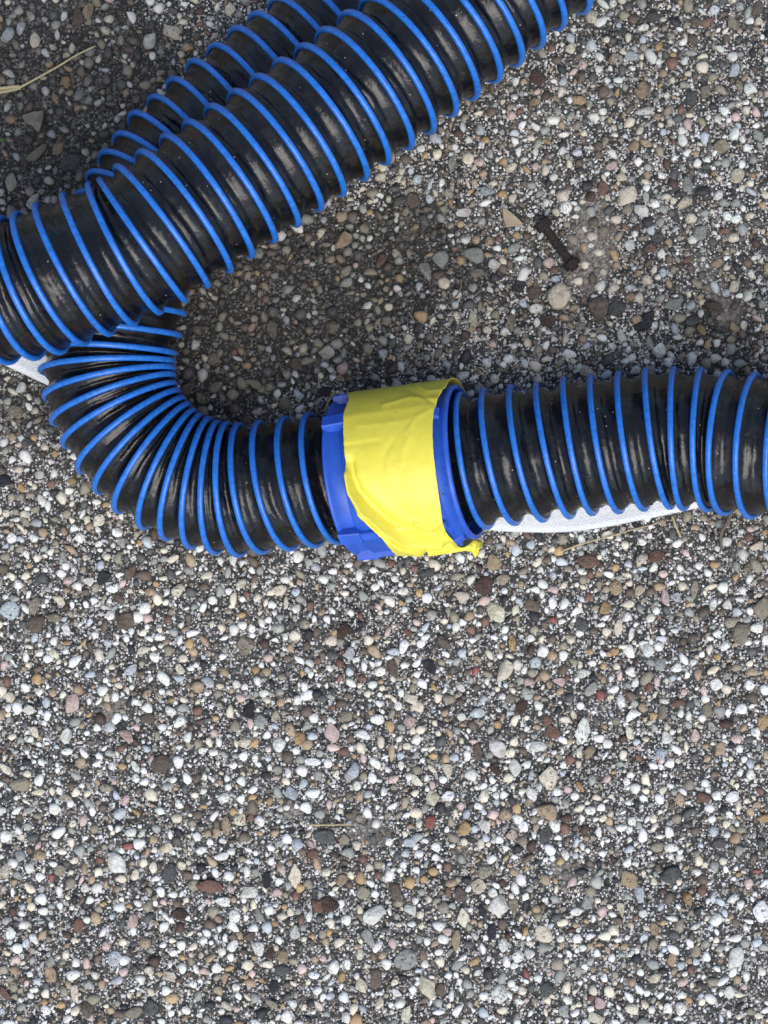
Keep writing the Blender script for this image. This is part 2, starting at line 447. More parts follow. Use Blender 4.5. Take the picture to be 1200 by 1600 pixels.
# ------------------------------------------------------------------ stones
PAL = {  # sRGB colours of dry stones
    'W': (233, 234, 226), 'C': (219, 211, 190), 'G': (158, 161, 154), 'D': (90, 92, 91), 'K': (52, 53, 58),
    'T': (168, 149, 124), 'B': (108, 96, 85), 'R': (124, 96, 84), 'P': (203, 180, 172), 'L': (190, 198, 203),
    'O': (180, 153, 114), 'E': (150, 143, 126), 'S': (146, 92, 86), 'M': (82, 64, 58)}
HAND = """
19 954 36 28 L|56 976 25 27 B|54 946 18 30 E|84 964 22 16 E|106 985 18 24 W|92 935 20 20 C|103 921 16 16 T|140 906 17 20 W
164 899 25 27 K|207 889 22 34 B|146 936 17 16 W|194 969 34 28 B|274 870 24 20 C|279 922 22 22 C|236 925 22 14 T|230 966 17 15 P
249 996 20 14 W|226 1014 22 15 C|206 1015 13 18 K|205 1047 22 17 L|147 990 15 18 W|75 1029 18 14 W|40 1026 12 18 W|279 1044 20 22 C
11 1065 16 17 R|114 1097 24 30 P|72 1097 14 20 L|46 1110 20 16 W|54 1140 15 22 C|104 1151 19 28 W|197 1146 23 25 P|230 1124 22 20 B
42 1190 17 16 K|254 1194 34 28 B|12 1204 20 26 C|31 1227 30 24 E|175 1197 16 13 W|191 1197 16 12 O|209 1196 16 24 W|172 1177 20 14 G
141 971 10 20 L|140 1010 11 18 B|202 1096 12 20 K|436 922 23 17 C|375 914 18 18 C|320 916 17 18 B|364 936 12 26 C|332 937 17 17 W
378 977 16 15 W|384 1007 28 30 E|539 982 20 34 M|547 1022 17 22 L|469 936 18 16 G|519 915 17 17 G|586 917 16 13 W|484 947 14 16 R
447 942 9 20 C|480 1009 14 18 B|515 1042 16 15 W|546 1050 14 18 L|530 1059 13 14 R|566 1060 16 14 R|582 1070 16 13 W|575 1084 16 14 C
545 1085 17 16 B|389 1110 20 26 K|407 1126 20 20 G|391 1130 10 20 P|431 1117 13 24 E|541 1119 22 18 E|520 1146 24 30 P|520 1168 24 13 P
536 1174 20 15 R|565 1145 24 22 W|469 1152 17 22 O|435 1162 22 24 W|381 1159 22 16 C|326 1159 12 18 C|334 1145 14 14 P|419 1186 18 14 L
365 1196 20 12 W|550 1207 22 32 L|376 1220 16 18 W|415 1211 16 14 K|489 1190 24 14 W|595 1160 15 20 C|416 1049 16 15 T|399 1046 16 17 O
370 1069 15 15 W|309 1110 18 16 R|425 1067 14 18 K|438 1079 13 18 G|494 1084 18 15 K|377 959 16 16 O|771 881 26 30 T|756 914 28 30 M
785 905 19 18 E|724 930 26 26 C|775 957 26 34 C|832 946 24 22 B|690 1000 23 32 B|735 984 16 15 R|712 980 14 18 W|694 970 16 11 C
720 1005 18 14 W|737 999 16 14 W|635 986 18 18 R|606 986 14 20 P|611 1044 20 30 B|671 1041 17 28 K|744 1047 14 20 S|789 1047 25 36 C
722 1075 19 20 W|642 1092 20 18 C|622 1103 15 15 W|757 1091 15 18 L|797 1090 20 16 E|841 1102 18 17 W|814 1106 18 24 M|639 1126 20 20 P
777 1132 14 14 O|865 1145 22 24 R|855 1127 16 20 R|777 1169 25 32 W|797 1176 17 16 C|777 1206 20 24 M|700 1205 22 22 C|805 1199 18 26 W
651 1222 20 22 C|857 1215 30 36 C|612 1175 10 30 T|626 1181 13 13 L|677 1181 18 14 O|697 1185 14 17 T|740 1157 16 12 P|746 1175 13 30 B
864 969 15 12 S|879 970 14 14 W|686 917 14 14 L|629 924 18 14 W|655 926 12 16 O|836 921 17 12 W|865 921 16 14 P|802 1004 14 26 O
830 997 14 14 W|847 999 12 16 C|826 1065 17 14 P|876 1066 24 14 P|841 1165 26 20 W|829 1210 10 20 L|891 1187 16 16 R|667 897 24 18 D
919 876 34 22 R|1025 869 24 20 R|1002 871 18 22 C|962 917 20 26 T|1036 896 17 15 P|981 881 14 14 L|961 887 15 13 O|922 898 13 17 R
1001 920 17 21 C|1031 917 20 14 T|1040 934 13 28 P|1056 932 18 18 L|1086 922 14 28 E|947 950 18 20 O|1062 887 14 12 W|1191 951 30 34 E
1155 990 27 32 E|1152 956 17 16 L|1135 946 15 24 W|1035 985 14 16 W|1035 998 20 10 L|966 981 14 26 C|986 991 10 24 W|972 1009 22 12 C
960 1018 14 14 O|1013 1016 18 20 W|909 975 20 22 D|927 986 16 14 B|1121 990 18 16 W|1031 1039 18 20 G|984 1049 17 18 W|912 1051 20 16 W
995 1035 14 18 M|969 1056 12 18 P|1051 1059 14 14 L|1027 1065 12 18 P|919 1080 26 32 G|939 1086 17 18 S|1119 1070 19 20 W|1060 1097 20 17 R
1078 1100 14 14 D|907 1102 15 15 W|1035 1112 15 24 E|1021 1119 15 15 O|1105 1109 16 24 E|1110 1134 18 22 G|911 1144 24 44 W|985 1144 15 22 C
1041 1154 19 24 W|1086 1151 15 24 P|1192 1129 18 24 O|1150 1154 18 17 P|1032 1176 19 18 L|1126 1169 18 22 T|997 1182 16 16 R|921 1172 16 26 T
1099 1079 11 18 P|1109 1015 14 20 C|1165 889 18 18 E|1150 902 14 16 O|1160 922 14 14 W|1182 855 20 18 C|1170 840 15 15 R|1180 1144 16 18 W
330 1386 44 22 R|391 1394 28 20 W|349 1407 27 18 W|360 1389 16 15 P|325 1407 16 12 P|416 1377 14 28 K|462 1370 20 38 C|442 1359 19 22 P
506 1307 32 28 D|536 1311 20 17 E|374 1282 19 23 C|354 1290 14 28 T|339 1300 13 16 T|307 1307 14 17 W|346 1340 22 18 W|386 1362 11 20 W
481 1381 16 18 E|422 1252 14 17 O|456 1240 20 22 L|422 1271 17 14 G|499 1272 18 16 G|465 1319 18 18 L|491 1332 20 20 R|513 1412 34 22 M
496 1416 16 24 R|585 1429 36 34 W|574 1460 20 34 G|540 1437 17 18 W|404 1429 17 22 G|420 1422 15 17 W|454 1425 13 16 C|471 1437 14 18 R
460 1460 17 30 W|404 1480 23 26 W|421 1492 15 24 M|440 1494 19 23 T|459 1499 17 18 E|389 1465 18 20 B|472 1514 16 18 P|442 1515 24 18 D
362 1480 18 24 W|337 1512 20 16 W|369 1542 15 13 W|394 1521 13 17 P|340 1547 17 17 T|352 1569 20 18 C|427 1570 24 20 E|565 1540 18 26 C
589 1529 20 30 B|534 1527 12 18 O|542 1507 13 19 W|500 1574 16 22 C|541 1590 17 18 W|310 1555 13 20 G|565 1394 26 20 E|557 1321 16 18 C
566 1342 14 14 R|591 1351 17 16 E|532 1374 20 18 T|462 1400 13 17 R|490 1524 22 14 W|515 1456 12 16 O|492 1496 11 20 T|427 1542 15 22 K
546 1275 16 14 B|514 1257 10 17 P|855 1267 36 30 T|830 1240 17 22 W|676 1246 22 24 C|700 1244 22 17 W|632 1254 15 20 E|671 1284 17 20 S
726 1295 19 23 O|759 1310 14 17 L|757 1290 17 22 W|730 1272 16 16 L|720 1259 15 18 P|665 1262 14 22 G|639 1316 24 14 L|800 1305 18 19 P
852 1305 20 24 D|835 1306 12 18 W|615 1394 23 30 B|758 1360 22 24 E|748 1385 22 25 C|719 1400 20 28 B|779 1414 27 32 W|803 1418 19 26 E
725 1435 19 30 C|767 1455 17 25 K|755 1427 16 24 K|784 1444 16 20 B|714 1470 16 32 T|850 1460 25 32 C|821 1455 10 19 O|637 1500 40 32 G
667 1542 24 37 C|780 1552 25 30 W|617 1550 20 17 W|645 1546 15 19 W|690 1547 17 20 B|855 1545 25 22 D|786 1579 21 13 C|635 1585 17 26 C
644 1569 17 18 M|706 1556 13 20 W|822 1521 13 17 S|686 1567 15 15 G|809 1494 18 19 W|786 1476 15 22 W|641 1421 18 18 W|677 1361 19 16 O
662 1374 15 15 O|700 1355 15 17 R|700 1394 12 18 R|821 1414 13 19 K|729 1375 20 15 K|614 1474 15 20 P|700 1456 17 14 P|879 1442 24 12 C
880 1580 15 22 G|130 1282 13 20 P|147 1295 14 16 E|186 1347 32 34 W|124 1447 17 25 R|209 1439 17 22 P|280 1427 30 18 M|9 1360 22 26 C
95 1361 19 20 E|132 1389 15 22 W|80 1372 11 15 S|15 1457 20 20 W|9 1555 18 24 R|82 1521 22 28 T|95 1570 20 15 O|135 1577 19 26 B
209 1582 26 18 E|235 1575 22 26 D|262 1525 26 16 C|267 1365 24 30 D|260 1326 20 18 C|177 1497 24 24 L|239 1355 13 20 C|20 1349 17 17 W
116 1552 14 26 C|144 1267 14 18 W|284 1477 17 17 W|232 1516 17 17 C|200 1322 17 12 S|135 1505 12 20 P|119 1504 14 17 W|26 1266 20 16 W
110 1227 14 14 B|222 1301 15 17 W|985 1375 28 32 T|1044 1370 33 34 D|917 1412 22 30 G|1189 1424 26 34 W|1049 1502 17 28 T|1151 1495 26 34 W
997 1397 18 24 L|922 1266 18 15 W|1100 1247 19 19 R|1022 1292 15 17 C|936 1300 14 20 W|1031 1307 17 10 W|1072 1404 18 19 O|1097 1391 14 20 R
1182 1360 18 11 S|1020 1530 22 19 C|1036 1515 17 18 K|1025 1451 18 22 T|1139 1550 17 20 W|1007 1567 18 17 C|937 1569 20 22 P|931 1591 24 20 C
1044 1575 16 19 W|1152 1530 15 15 T|1079 1515 15 17 R|971 1422 15 22 C|1087 1447 19 14 W|904 1226 15 22 O|1146 1245 24 17 W|1190 1517 16 17 W
1192 1280 25 16 O|1115 1299 17 18 L|1124 1317 22 16 D|1004 143 25 28 T|1006 175 28 14 W|987 87 20 17 L|1048 54 20 14 E|1088 35 22 16 B
1146 36 17 22 E|1185 12 18 24 B|1021 27 22 18 D|1081 62 17 19 B|1144 88 17 17 W|1148 109 17 22 L|1172 137 19 20 W|1101 143 17 20 E
1079 153 19 24 D|1075 194 16 20 P|1121 185 13 15 W|1127 229 26 21 E|1187 212 22 17 G|1150 274 24 23 C|1075 290 16 26 G|1064 171 13 24 R
1052 273 13 22 D|955 261 17 19 P|972 277 20 14 C|997 252 17 18 W|1073 239 16 14 W|1114 166 16 16 K|1186 33 14 14 C|981 304 34 29 C
1069 317 24 21 C|999 330 26 20 W|977 353 19 14 R|985 384 20 18 W|1015 390 20 22 R|1027 371 21 16 D|966 479 32 32 D|1016 491 24 20 K
1005 511 28 22 K|970 523 18 21 W|1014 534 16 24 G|1030 548 22 24 W|1052 476 32 18 G|1098 517 19 22 O|1114 476 30 26 M|1148 448 17 19 C
1134 457 15 15 L|1134 361 20 12 R|1101 333 20 15 G|1131 317 20 16 G|1181 380 20 16 M|1197 392 20 22 D|1167 411 17 16 B|1173 428 13 17 W
1096 430 18 14 D|1119 413 20 18 T|998 466 14 20 C|984 464 17 16 T|984 447 18 17 L|1036 423 13 24 L|1094 363 24 24 G|1046 405 14 14 B
1044 378 14 14 T|1083 499 24 16 D|1142 530 17 14 E|1119 536 14 14 W|536 375 27 28 T|543 393 15 15 G|617 395 21 20 C|595 406 19 19 R
667 425 23 28 G|691 405 30 26 G|741 397 36 28 G|772 414 23 18 W|746 425 22 17 E|774 434 20 14 K|655 446 13 20 L|691 479 14 10 W
712 476 14 13 L|714 494 16 20 C|740 499 14 26 C|687 549 15 24 E|512 552 26 22 W|518 579 18 15 W|519 510 22 22 E|666 557 14 20 G
590 482 14 20 E|590 502 15 16 E|566 372 12 15 G|710 387 13 13 R|779 372 14 14 R|744 374 16 16 T|799 505 16 28 E|542 532 14 14 E
447 390 15 15 C|440 417 22 16 E|429 430 14 13 G|427 515 20 30 E|412 494 15 20 E|397 497 15 15 E|342 510 16 17 G|382 511 16 15 B
306 514 18 17 B|333 560 20 20 E|344 550 14 22 E|396 597 28 21 E|420 605 17 14 E|337 605 20 20 E|447 632 21 23 E|366 550 12 12 S
415 467 18 13 R|446 521 11 11 P|339 442 15 15 E|424 395 20 12 B|362 584 10 15 C|417 580 17 18 D|460 567 17 22 B|517 405 19 13 T
507 611 22 15 K|497 627 13 20 G|372 504 17 11 G|316 622 18 18 E|293 608 22 26 B|268 50 26 26 C|233 66 21 26 W|53 62 20 24 C
120 27 20 30 R|138 17 15 28 T|100 25 11 18 W|360 15 17 22 C|82 72 16 15 C|189 63 14 17 E|13 113 17 19 W|113 122 12 20 B
252 113 17 14 E|197 145 14 17 T|213 155 13 15 B|90 233 18 20 T|112 252 34 26 D|18 285 18 28 C|47 298 17 18 P|65 299 18 12 G
138 197 15 13 W|195 88 10 10 W|165 108 14 13 L|153 32 10 10 W|307 57 15 15 B|120 62 24 20 K|12 55 22 26 L|227 133 20 16 E
282 60 9 9 P|80 210 15 15 L|4 325 10 12 C|52 316 20 26 W|86 312 14 14 P|60 655 18 16 E|23 643 26 22 E|43 692 24 16 D
20 682 15 15 T|33 684 14 15 L|20 717 13 18 W|62 742 19 14 W|107 767 17 12 W|113 752 14 14 O|75 790 12 24 W|7 750 20 22 K
33 762 14 16 O|72 770 12 12 W|155 812 20 20 C|68 832 17 17 T|105 802 17 18 E|17 840 19 17 W|52 840 18 14 W|100 828 14 18 T
10 802 13 13 C|37 803 14 14 C|190 847 14 20 G|140 823 15 15 T|97 870 14 20 G|157 860 14 11 W|177 852 10 10 W|923 25 20 24 C
895 45 14 12 W|935 108 14 13 W|910 100 18 16 P|947 62 12 12 C|805 152 17 15 W|837 158 19 17 T|877 142 12 24 C|727 183 13 18 E
803 208 17 13 L|818 248 15 14 W|837 260 17 16 P|760 300 24 17 L|770 285 15 15 C|785 303 17 14 O|742 285 12 13 T|730 283 9 20 P
727 332 28 14 W|748 253 17 16 P|707 255 14 26 G|672 287 11 28 L|625 312 20 20 D|644 312 24 26 B|642 265 10 18 L|627 268 12 15 C
683 240 15 18 C|940 293 20 22 R|840 123 26 26 M|877 108 18 17 K|768 138 11 20 B|847 83 16 17 E|862 75 15 15 R|782 133 12 12 R
767 175 17 17 B|813 173 14 15 R|803 388 20 20 G|688 340 17 17 G|944 360 18 28 E|855 500 32 22 M|880 494 20 16 T|904 439 19 14 C
867 436 17 13 L|835 482 24 14 W|810 450 24 24 K|837 457 24 20 B|866 422 14 14 R|807 367 15 15 O|822 369 15 13 B|822 342 14 17 B
765 376 16 16 T|917 583 30 22 C|905 575 14 12 W
"""
hand = []
for ln in HAND.strip().split('\n'):
    for it in ln.split('|'):
        p = it.split()
        hand.append((float(p[0]), float(p[1]), float(p[2]), float(p[3]), p[4]))


def ico(sub):
    t = (1 + 5 ** 0.5) / 2
    v = [(-1, t, 0), (1, t, 0), (-1, -t, 0), (1, -t, 0), (0, -1, t), (0, 1, t), (0, -1, -t), (0, 1, -t),
         (t, 0, -1), (t, 0, 1), (-t, 0, -1), (-t, 0, 1)]
    f = [(0, 11, 5), (0, 5, 1), (0, 1, 7), (0, 7, 10), (0, 10, 11), (1, 5, 9), (5, 11, 4), (11, 10, 2), (10, 7, 6),
         (7, 1, 8), (3, 9, 4), (3, 4, 2), (3, 2, 6), (3, 6, 8), (3, 8, 9), (4, 9, 5), (2, 4, 11), (6, 2, 10), (8, 6, 7), (9, 8, 1)]
    v = [np.array(p, float) / np.linalg.norm(p) for p in v]
    for _ in range(sub):
        cache, nf = {}, []

        def mid(a, b):
            k = (min(a, b), max(a, b))
            if k not in cache:
                m = v[a] + v[b]
                v.append(m / np.linalg.norm(m))
                cache[k] = len(v) - 1
            return cache[k]
        for a, b, c in f:
            x, y, z = mid(a, b), mid(b, c), mid(c, a)
            nf += [(a, x, z), (b, y, x), (c, z, y), (x, y, z)]
        f = nf
    return np.array(v), np.array(f)


ICO = {k: ico(k) for k in (0, 1, 2)}
# drop what is buried: keep only faces above the middle of the stone
for k in (0, 1):
    v, f = ICO[k]
    keep = v[f][:, :, 2].max(1) > -0.15
    f = f[keep]
    used = np.unique(f)
    rm = -np.ones(len(v), int)
    rm[used] = np.arange(len(used))
    ICO[k] = (v[used], rm[f])


def stone_shape(dirs, angular):
    """radius along each direction of a random rounded polyhedron"""
    n = RNG.normal(size=(int(RNG.integers(11, 19)), 3))
    n /= np.linalg.norm(n, axis=1)[:, None]
    n = np.vstack([n, [[0, 0, 1.0]]])
    h = RNG.uniform(0.70 if angular else 0.82, 1.06, len(n))
    p = 18.0 if angular else 5.5
    d = np.maximum(dirs @ n.T, 0) / h
    r = (np.sum(d ** p, 1) + 0.42 ** p) ** (-1.0 / p)
    v = dirs * r[:, None]
    m = np.abs(v[:, :2]).max(0)
    v[:, 0] /= m[0]
    v[:, 1] /= m[1]
    v[:, 2] /= np.abs(v[:, 2]).max()
    return v


SHAPES = {}
for k, nvar in ((2, 26), (1, 24), (0, 24)):
    SHAPES[k] = [stone_shape(ICO[k][0], i % 3 != 0) for i in range(nvar)]


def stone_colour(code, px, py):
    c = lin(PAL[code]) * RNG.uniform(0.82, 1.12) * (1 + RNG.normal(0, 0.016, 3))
    d = float(dirt_shade_at(px, py))
    c = c * (1 - 0.72 * d) + np.array([0.060, 0.056, 0.050]) * (0.6 * d)  # soil film, plus hose shade darkened into the stone colour
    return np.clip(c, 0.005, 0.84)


# ---- scatter of the remaining gravel, kept clear of the stones already set
CELL = 8.0
grid = {}


def put(x, y, r):
    grid.setdefault((int(x // CELL), int(y // CELL)), []).append((x, y, r))


def free(x, y, r, slack):
    R = int((r + 24) // CELL) + 1
    cx, cy = int(x // CELL), int(y // CELL)
    for i in range(cx - R, cx + R + 1):
        for j in range(cy - R, cy + R + 1):
            for a, b, q in grid.get((i, j), ()):
                if (a - x) ** 2 + (b - y) ** 2 < (slack * (q + r)) ** 2:
                    return False
    return True


for x, y, ww, hh, c in hand:
    put(x, y, 0.5 * (ww * hh) ** 0.5)
LOOSE_SPOTS = [(875, 461, 22), (797, 343, 15), (934, 482, 18), (58, 192, 18), (44, 250, 14), (68, 240, 12), (103, 128, 10), (35, 606, 10)]
for x, y, r in LOOSE_SPOTS:
    put(x, y, r)
X0, X1, Y0, Y1 = -420, 1620, -420, 2020
CODES = list('WCGDKTBRPLOEM')
P_MED = np.array([40, 15, 13, 7, 4, 8, 8, 1.5, 3, 5, 3.5, 11, 2], float)
P_FIN = np.array([27, 13, 22, 13, 5, 5, 6, .7, 1.5, 5, 1.5, 10, 1], float)
P_DRT = np.array([12, 9, 16, 12, 8, 7, 13, 1.5, 2, 5, 4, 20, 3], float)
scatter = {1: [], 0: []}
for (lo, hi, tries, slack, lev) in ((13.0, 22.0, 15000, 0.80, 1), (9.0, 13.0, 28000, 0.82, 1), (5.5, 9.0, 26000, 0.86, 0), (3.2, 5.5, 16000, 0.86, 0)):
    U = RNG.random((tries, 7))
    for i in range(tries):
        x, y = X0 + (X1 - X0) * U[i, 0], Y0 + (Y1 - Y0) * U[i, 1]
        dm = lo + (hi - lo) * U[i, 2] ** 1.6
        if not free(x, y, dm / 2, slack):
            continue
        d = float(dirt_shade_at(x, y))
        cl = float(vnoise(x * 0.022 + 90, y * 0.022 + 17))
        if U[i, 6] > 0.45 + 1.25 * cl:
            continue
        if lev == 0 and U[i, 5] < d * 0.45:
            continue
        put(x, y, dm / 2)
        asp = 1.0 + 0.7 * U[i, 3] ** 1.5
        scatter[lev].append((x, y, dm * asp ** 0.5, dm / asp ** 0.5, U[i, 4] * math.pi, d, dm))
for lev in (1, 0):
    n = len(scatter[lev])
    pm = (P_MED if lev == 1 else P_FIN)
    out = []
    for (x, y, a, b_, ang, d, dm) in scatter[lev]:
        p = pm / pm.sum() * (1 - min(1, d * 1.3)) + P_DRT / P_DRT.sum() * min(1, d * 1.3)
        code = CODES[int(np.searchsorted(np.cumsum(p / p.sum()), RNG.random() * 0.9999))]
        out.append((x, y, a, b_, ang, code))
    scatter[lev] = out

hand.sort(key=lambda s: -s[2] * s[3])
inview = [s for s in hand]
single, rest = inview[:300], inview[300:]

SH_MESH = []
for i, v in enumerate(SHAPES[2]):
    me = bpy.data.meshes.new('pebble')
    me.from_pydata([tuple(map(float, p)) for p in v], [], [tuple(map(int, f)) for f in ICO[2][1]])
    me.polygons.foreach_set('use_smooth', [True] * len(me.polygons))
    me.materials.append(M_STONE_I)
    me.update()
    SH_MESH.append(me)


def pebble(px, py, wpx, hpx, code, parent, rise=0.34, rot=None, name='pebble'):
    o = bpy.data.objects.new(name, SH_MESH[int(RNG.integers(len(SH_MESH)))])
    COL.objects.link(o)
    if parent:
        o.parent = parent
    sx, sy = wpx * S / 2 * 1.1, hpx * S / 2 * 1.1
    sz = 0.6 * min(sx, sy)
    o.scale = (sx, sy, sz)
    p = at(px, py)
    o.location = (p[0], p[1], sz * (rise * 2 - 1) * 0.9 + 0.0003)
    o.rotation_euler = (0, 0, (RNG.uniform(-0.2, 0.2) if rot is None else rot) + (math.pi if RNG.random() < .5 else 0))
    c = stone_colour(code, px, py)
    o.color = (float(c[0]), float(c[1]), float(c[2]), 1.0)
    return o


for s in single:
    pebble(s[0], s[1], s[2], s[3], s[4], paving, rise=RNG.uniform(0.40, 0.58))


def stuff_mesh(name, items, lev):
    base_f = ICO[lev][1]
    nvv = len(ICO[lev][0])
    VV = np.empty((len(items) * nvv, 3), np.float32)
    CC = np.empty((len(items) * nvv, 4), np.float32)
    TT = np.empty((len(items) * len(base_f), 3), np.int32)
    for i, (x, y, a, b_, ang, code) in enumerate(items):
        v = SHAPES[lev][int(RNG.integers(len(SHAPES[lev])))] * np.array([a, b_, min(a, b_) * 0.62]) * (S / 2)
        ca, sa = math.cos(ang), math.sin(ang)
        p = at(x, y)
        o = i * nvv
        VV[o:o + nvv, 0] = v[:, 0] * ca - v[:, 1] * sa + p[0]
        VV[o:o + nvv, 1] = v[:, 0] * sa + v[:, 1] * ca + p[1]
        VV[o:o + nvv, 2] = v[:, 2] - min(a, b_) * S * 0.5 * 0.62 * RNG.uniform(0.0, 0.25)
        CC[o:o + nvv, :3] = stone_colour(code, x, y)
        CC[o:o + nvv, 3] = RNG.random()
        TT[i * len(base_f):(i + 1) * len(base_f)] = base_f + o
    o = tri_mesh(name, VV, TT, M_STONE_S, paving, CC)
    o['kind'] = 'stuff'
    return o


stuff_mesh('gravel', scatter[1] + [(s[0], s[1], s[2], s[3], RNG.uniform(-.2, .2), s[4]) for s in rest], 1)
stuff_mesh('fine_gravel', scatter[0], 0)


# ------------------------------------------------------------------ loose things on the paving
def loose_stone(px, py, wpx, hpx, code, rot, label, angular=True, zf=0.6, name='loose_stone', cat='stone', poly=None):
    dirs, f = ICO[2]
    if poly is not None:      # flat-sided flake with a given outline
        n = len(poly)
        P = np.array([at(a, b) for a, b in poly])
        c = P.mean(0)
        h = zf
        vs, fs = [], []
        for sc, z in ((0.94, 0.0), (1.0, 0.4 * h), (0.97, 0.85 * h), (0.88, h)):
            for q in P:
                r = c + (q - c) * sc * (1 + RNG.normal(0, 0.012))
                vs.append((r[0] - c[0], r[1] - c[1], z + (RNG.normal(0, 0.13 * h) if z > 0 else 0)))
        vs.append((0.0, 0.0, h * 1.06))
        for k in range(3):
            for i in range(n):
                j = (i + 1) % n
                fs.append((k * n + i, k * n + j, (k + 1) * n + j, (k + 1) * n + i))
        for i in range(n):
            fs.append((3 * n + i, 3 * n + (i + 1) % n, 4 * n))
        o = mesh_obj(name, vs, fs, M_STONE_I, smooth=False)
        o.location = (c[0], c[1], 0.0008)
    else:
        v = stone_shape(dirs, angular)
        o = mesh_obj(name, v, [tuple(map(int, t)) for t in f], M_STONE_I)
        sx, sy = wpx * S / 2, hpx * S / 2
        sz = zf * min(sx, sy)
        o.scale = (sx, sy, sz)
        p = at(px, py)
        o.location = (p[0], p[1], sz * 0.8)
        o.rotation_euler = (0, 0, rot)
    c = stone_colour(code, px if poly is None else poly[0][0], py if poly is None else poly[0][1])
    o.color = (float(c[0]), float(c[1]), float(c[2]), 1.0)
    return tag(o, label, cat)


loose_stone(875, 461, 45, 46, 'C', 0.3, 'large pale speckled stone just below the rusty bolt', angular=False, zf=0.75)
loose_stone(934, 482, 34, 42, 'B', 0.1, 'brown wedge-shaped stone right of the large pale speckled stone')
loose_stone(797, 342, 38, 30, 'T', 0, 'flat tan triangular stone chip left of the bolt head', zf=0.004, name='stone_chip',
            poly=[(783, 325), (790, 327), (803, 337), (818, 351), (806, 355), (789, 356), (785, 343)])
loose_stone(58, 192, 40, 36, 'E', 0, 'angular grey-tan rock chunk in the dark soil at upper left', zf=0.007, name='rock_chunk',
            poly=[(36, 184), (52, 177), (71, 175), (71, 186), (69, 198), (66, 210), (60, 210), (52, 200), (42, 196)])
loose_stone(55, 245, 52, 23, 'E', 0.42, 'long beige oblong stone lying left of the black hoses', angular=False, zf=0.8)
loose_stone(103, 128, 16, 24, 'O', 0.25, 'small yellow teardrop pebble below the straw stalk', angular=False, zf=0.7, name='loose_pebble', cat='pebble')
loose_stone(35, 606, 19, 18, 'W', 0.0, 'round white domed pebble below the white strap end at left', angular=False, zf=0.9, name='loose_pebble', cat='pebble')


def tube(name, pts, rads, mat, parent=None, seg=8, flat=1.0):
    P = np.array(pts, float)
    n = len(P)
    T = np.gradient(P, axis=0)
    T /= np.linalg.norm(T, axis=1)[:, None]
    up = np.array([0, 0, 1.0])
    vs, fs = [], []
    for i in range(n):
        s = np.cross(up, T[i])
        s /= max(np.linalg.norm(s), 1e-9)
        u = np.cross(T[i], s)
        for k in range(seg):
            a = 2 * math.pi * k / seg
            vs.append(P[i] + rads[i] * (math.cos(a) * s + flat * math.sin(a) * u))
    for i in range(n - 1):
        for k in range(seg):
            k2 = (k + 1) % seg
            fs.append((i * seg + k, i * seg + k2, (i + 1) * seg + k2, (i + 1) * seg + k))
    fs.append(tuple(range(seg))[::-1])
    fs.append(tuple((n - 1) * seg + k for k in range(seg)))
    return mesh_obj(name, vs, fs, mat, parent)


def curve_pts(px, zs, n=24):
    px = np.array(px, float)
    t = np.linspace(0, len(px) - 1, n)
    ip = lambda a: np.array([cr(a, q) for q in t])
    A = ip(px)
    Z = np.interp(t, np.arange(len(zs)), zs)
    return [at(A[i, 0], A[i, 1], Z[i]) for i in range(n)]


def cr(arr, t):
    """Catmull-Rom through the rows of arr, linear beyond the ends"""
    arr = np.asarray(arr, float)
    n = len(arr)
    if t <= 0:
        return arr[0] + (arr[1] - arr[0]) * t
    if t >= n - 1:
        return arr[-1] + (arr[-1] - arr[-2]) * (t - n + 1)
    i = int(t)
    f = t - i
    p0 = arr[i - 1] if i > 0 else 2 * arr[0] - arr[1]
    p1, p2 = arr[i], arr[i + 1]
    p3 = arr[i + 2] if i + 2 < n else 2 * arr[-1] - arr[-2]
    return 0.5 * (2 * p1 + (p2 - p0) * f + (2 * p0 - 5 * p1 + 4 * p2 - p3) * f * f + (3 * p1 - p0 - 3 * p2 + p3) * f ** 3)


# straw stalk, top left
st = empty('straw_stalk', at(60, 110), 'pale yellow straw stalk with a split base at the upper left corner', 'straw')
st.location = (0, 0, 0)
tube('stem', curve_pts([(149, 72), (120, 86), (92, 103), (60, 121), (29, 138)], [.006, .006, .005, .004, .004]), np.linspace(.0005, .0009, 24), M_STRAW, st)
tube('blade', curve_pts([(31, 137), (16, 141), (0, 144), (-40, 150)], [.004, .004, .004, .004], 14), [.0012] * 14, M_STRAW, st, flat=0.4)
tube('blade', curve_pts([(31, 135), (16, 136), (0, 138), (-35, 138)], [.0045, .005, .005, .005], 14), [.0010] * 14, M_STRAW, st, flat=0.4)
tag(tube('dry_grass', curve_pts([(878, 861), (905, 851), (933, 843), (960, 836), (987, 828), (1030, 817)], [.003] * 6), np.linspace(.0007, .0004, 24), M_STRAW),
    'frayed dry grass stem lying along the edge of the long white strap', 'straw')
tag(tube('straw_stub', curve_pts([(1050, 806), (1056, 822), (1063, 838)], [.004, .004, .003], 10), [.0008] * 10, M_STRAW),
    'short stiff straw stub poking out below the white strap at right', 'straw')
tag(tube('straw_bit', curve_pts([(481, 1289), (515, 1289), (550, 1288)], [.004] * 3, 10), [.0006] * 10, M_STRAW),
    'thin pale straw piece lying level above the dark grey stone, lower middle', 'straw')
tag(tube('straw_fleck', curve_pts([(523, 611), (514, 626), (506, 644)], [.004, .006, .006], 10), [.0007] * 10, M_STRAW),
    'short straw sliver beside the upper left corner of the blue coupling', 'straw')
tag(tube('dry_root', curve_pts([(720, 436), (720, 450), (714, 462), (701, 475)], [.003] * 4, 14), [.0005] * 14, M_TWIG),
    'thin curved grey root hair on the dark paving above the yellow tape', 'twig')
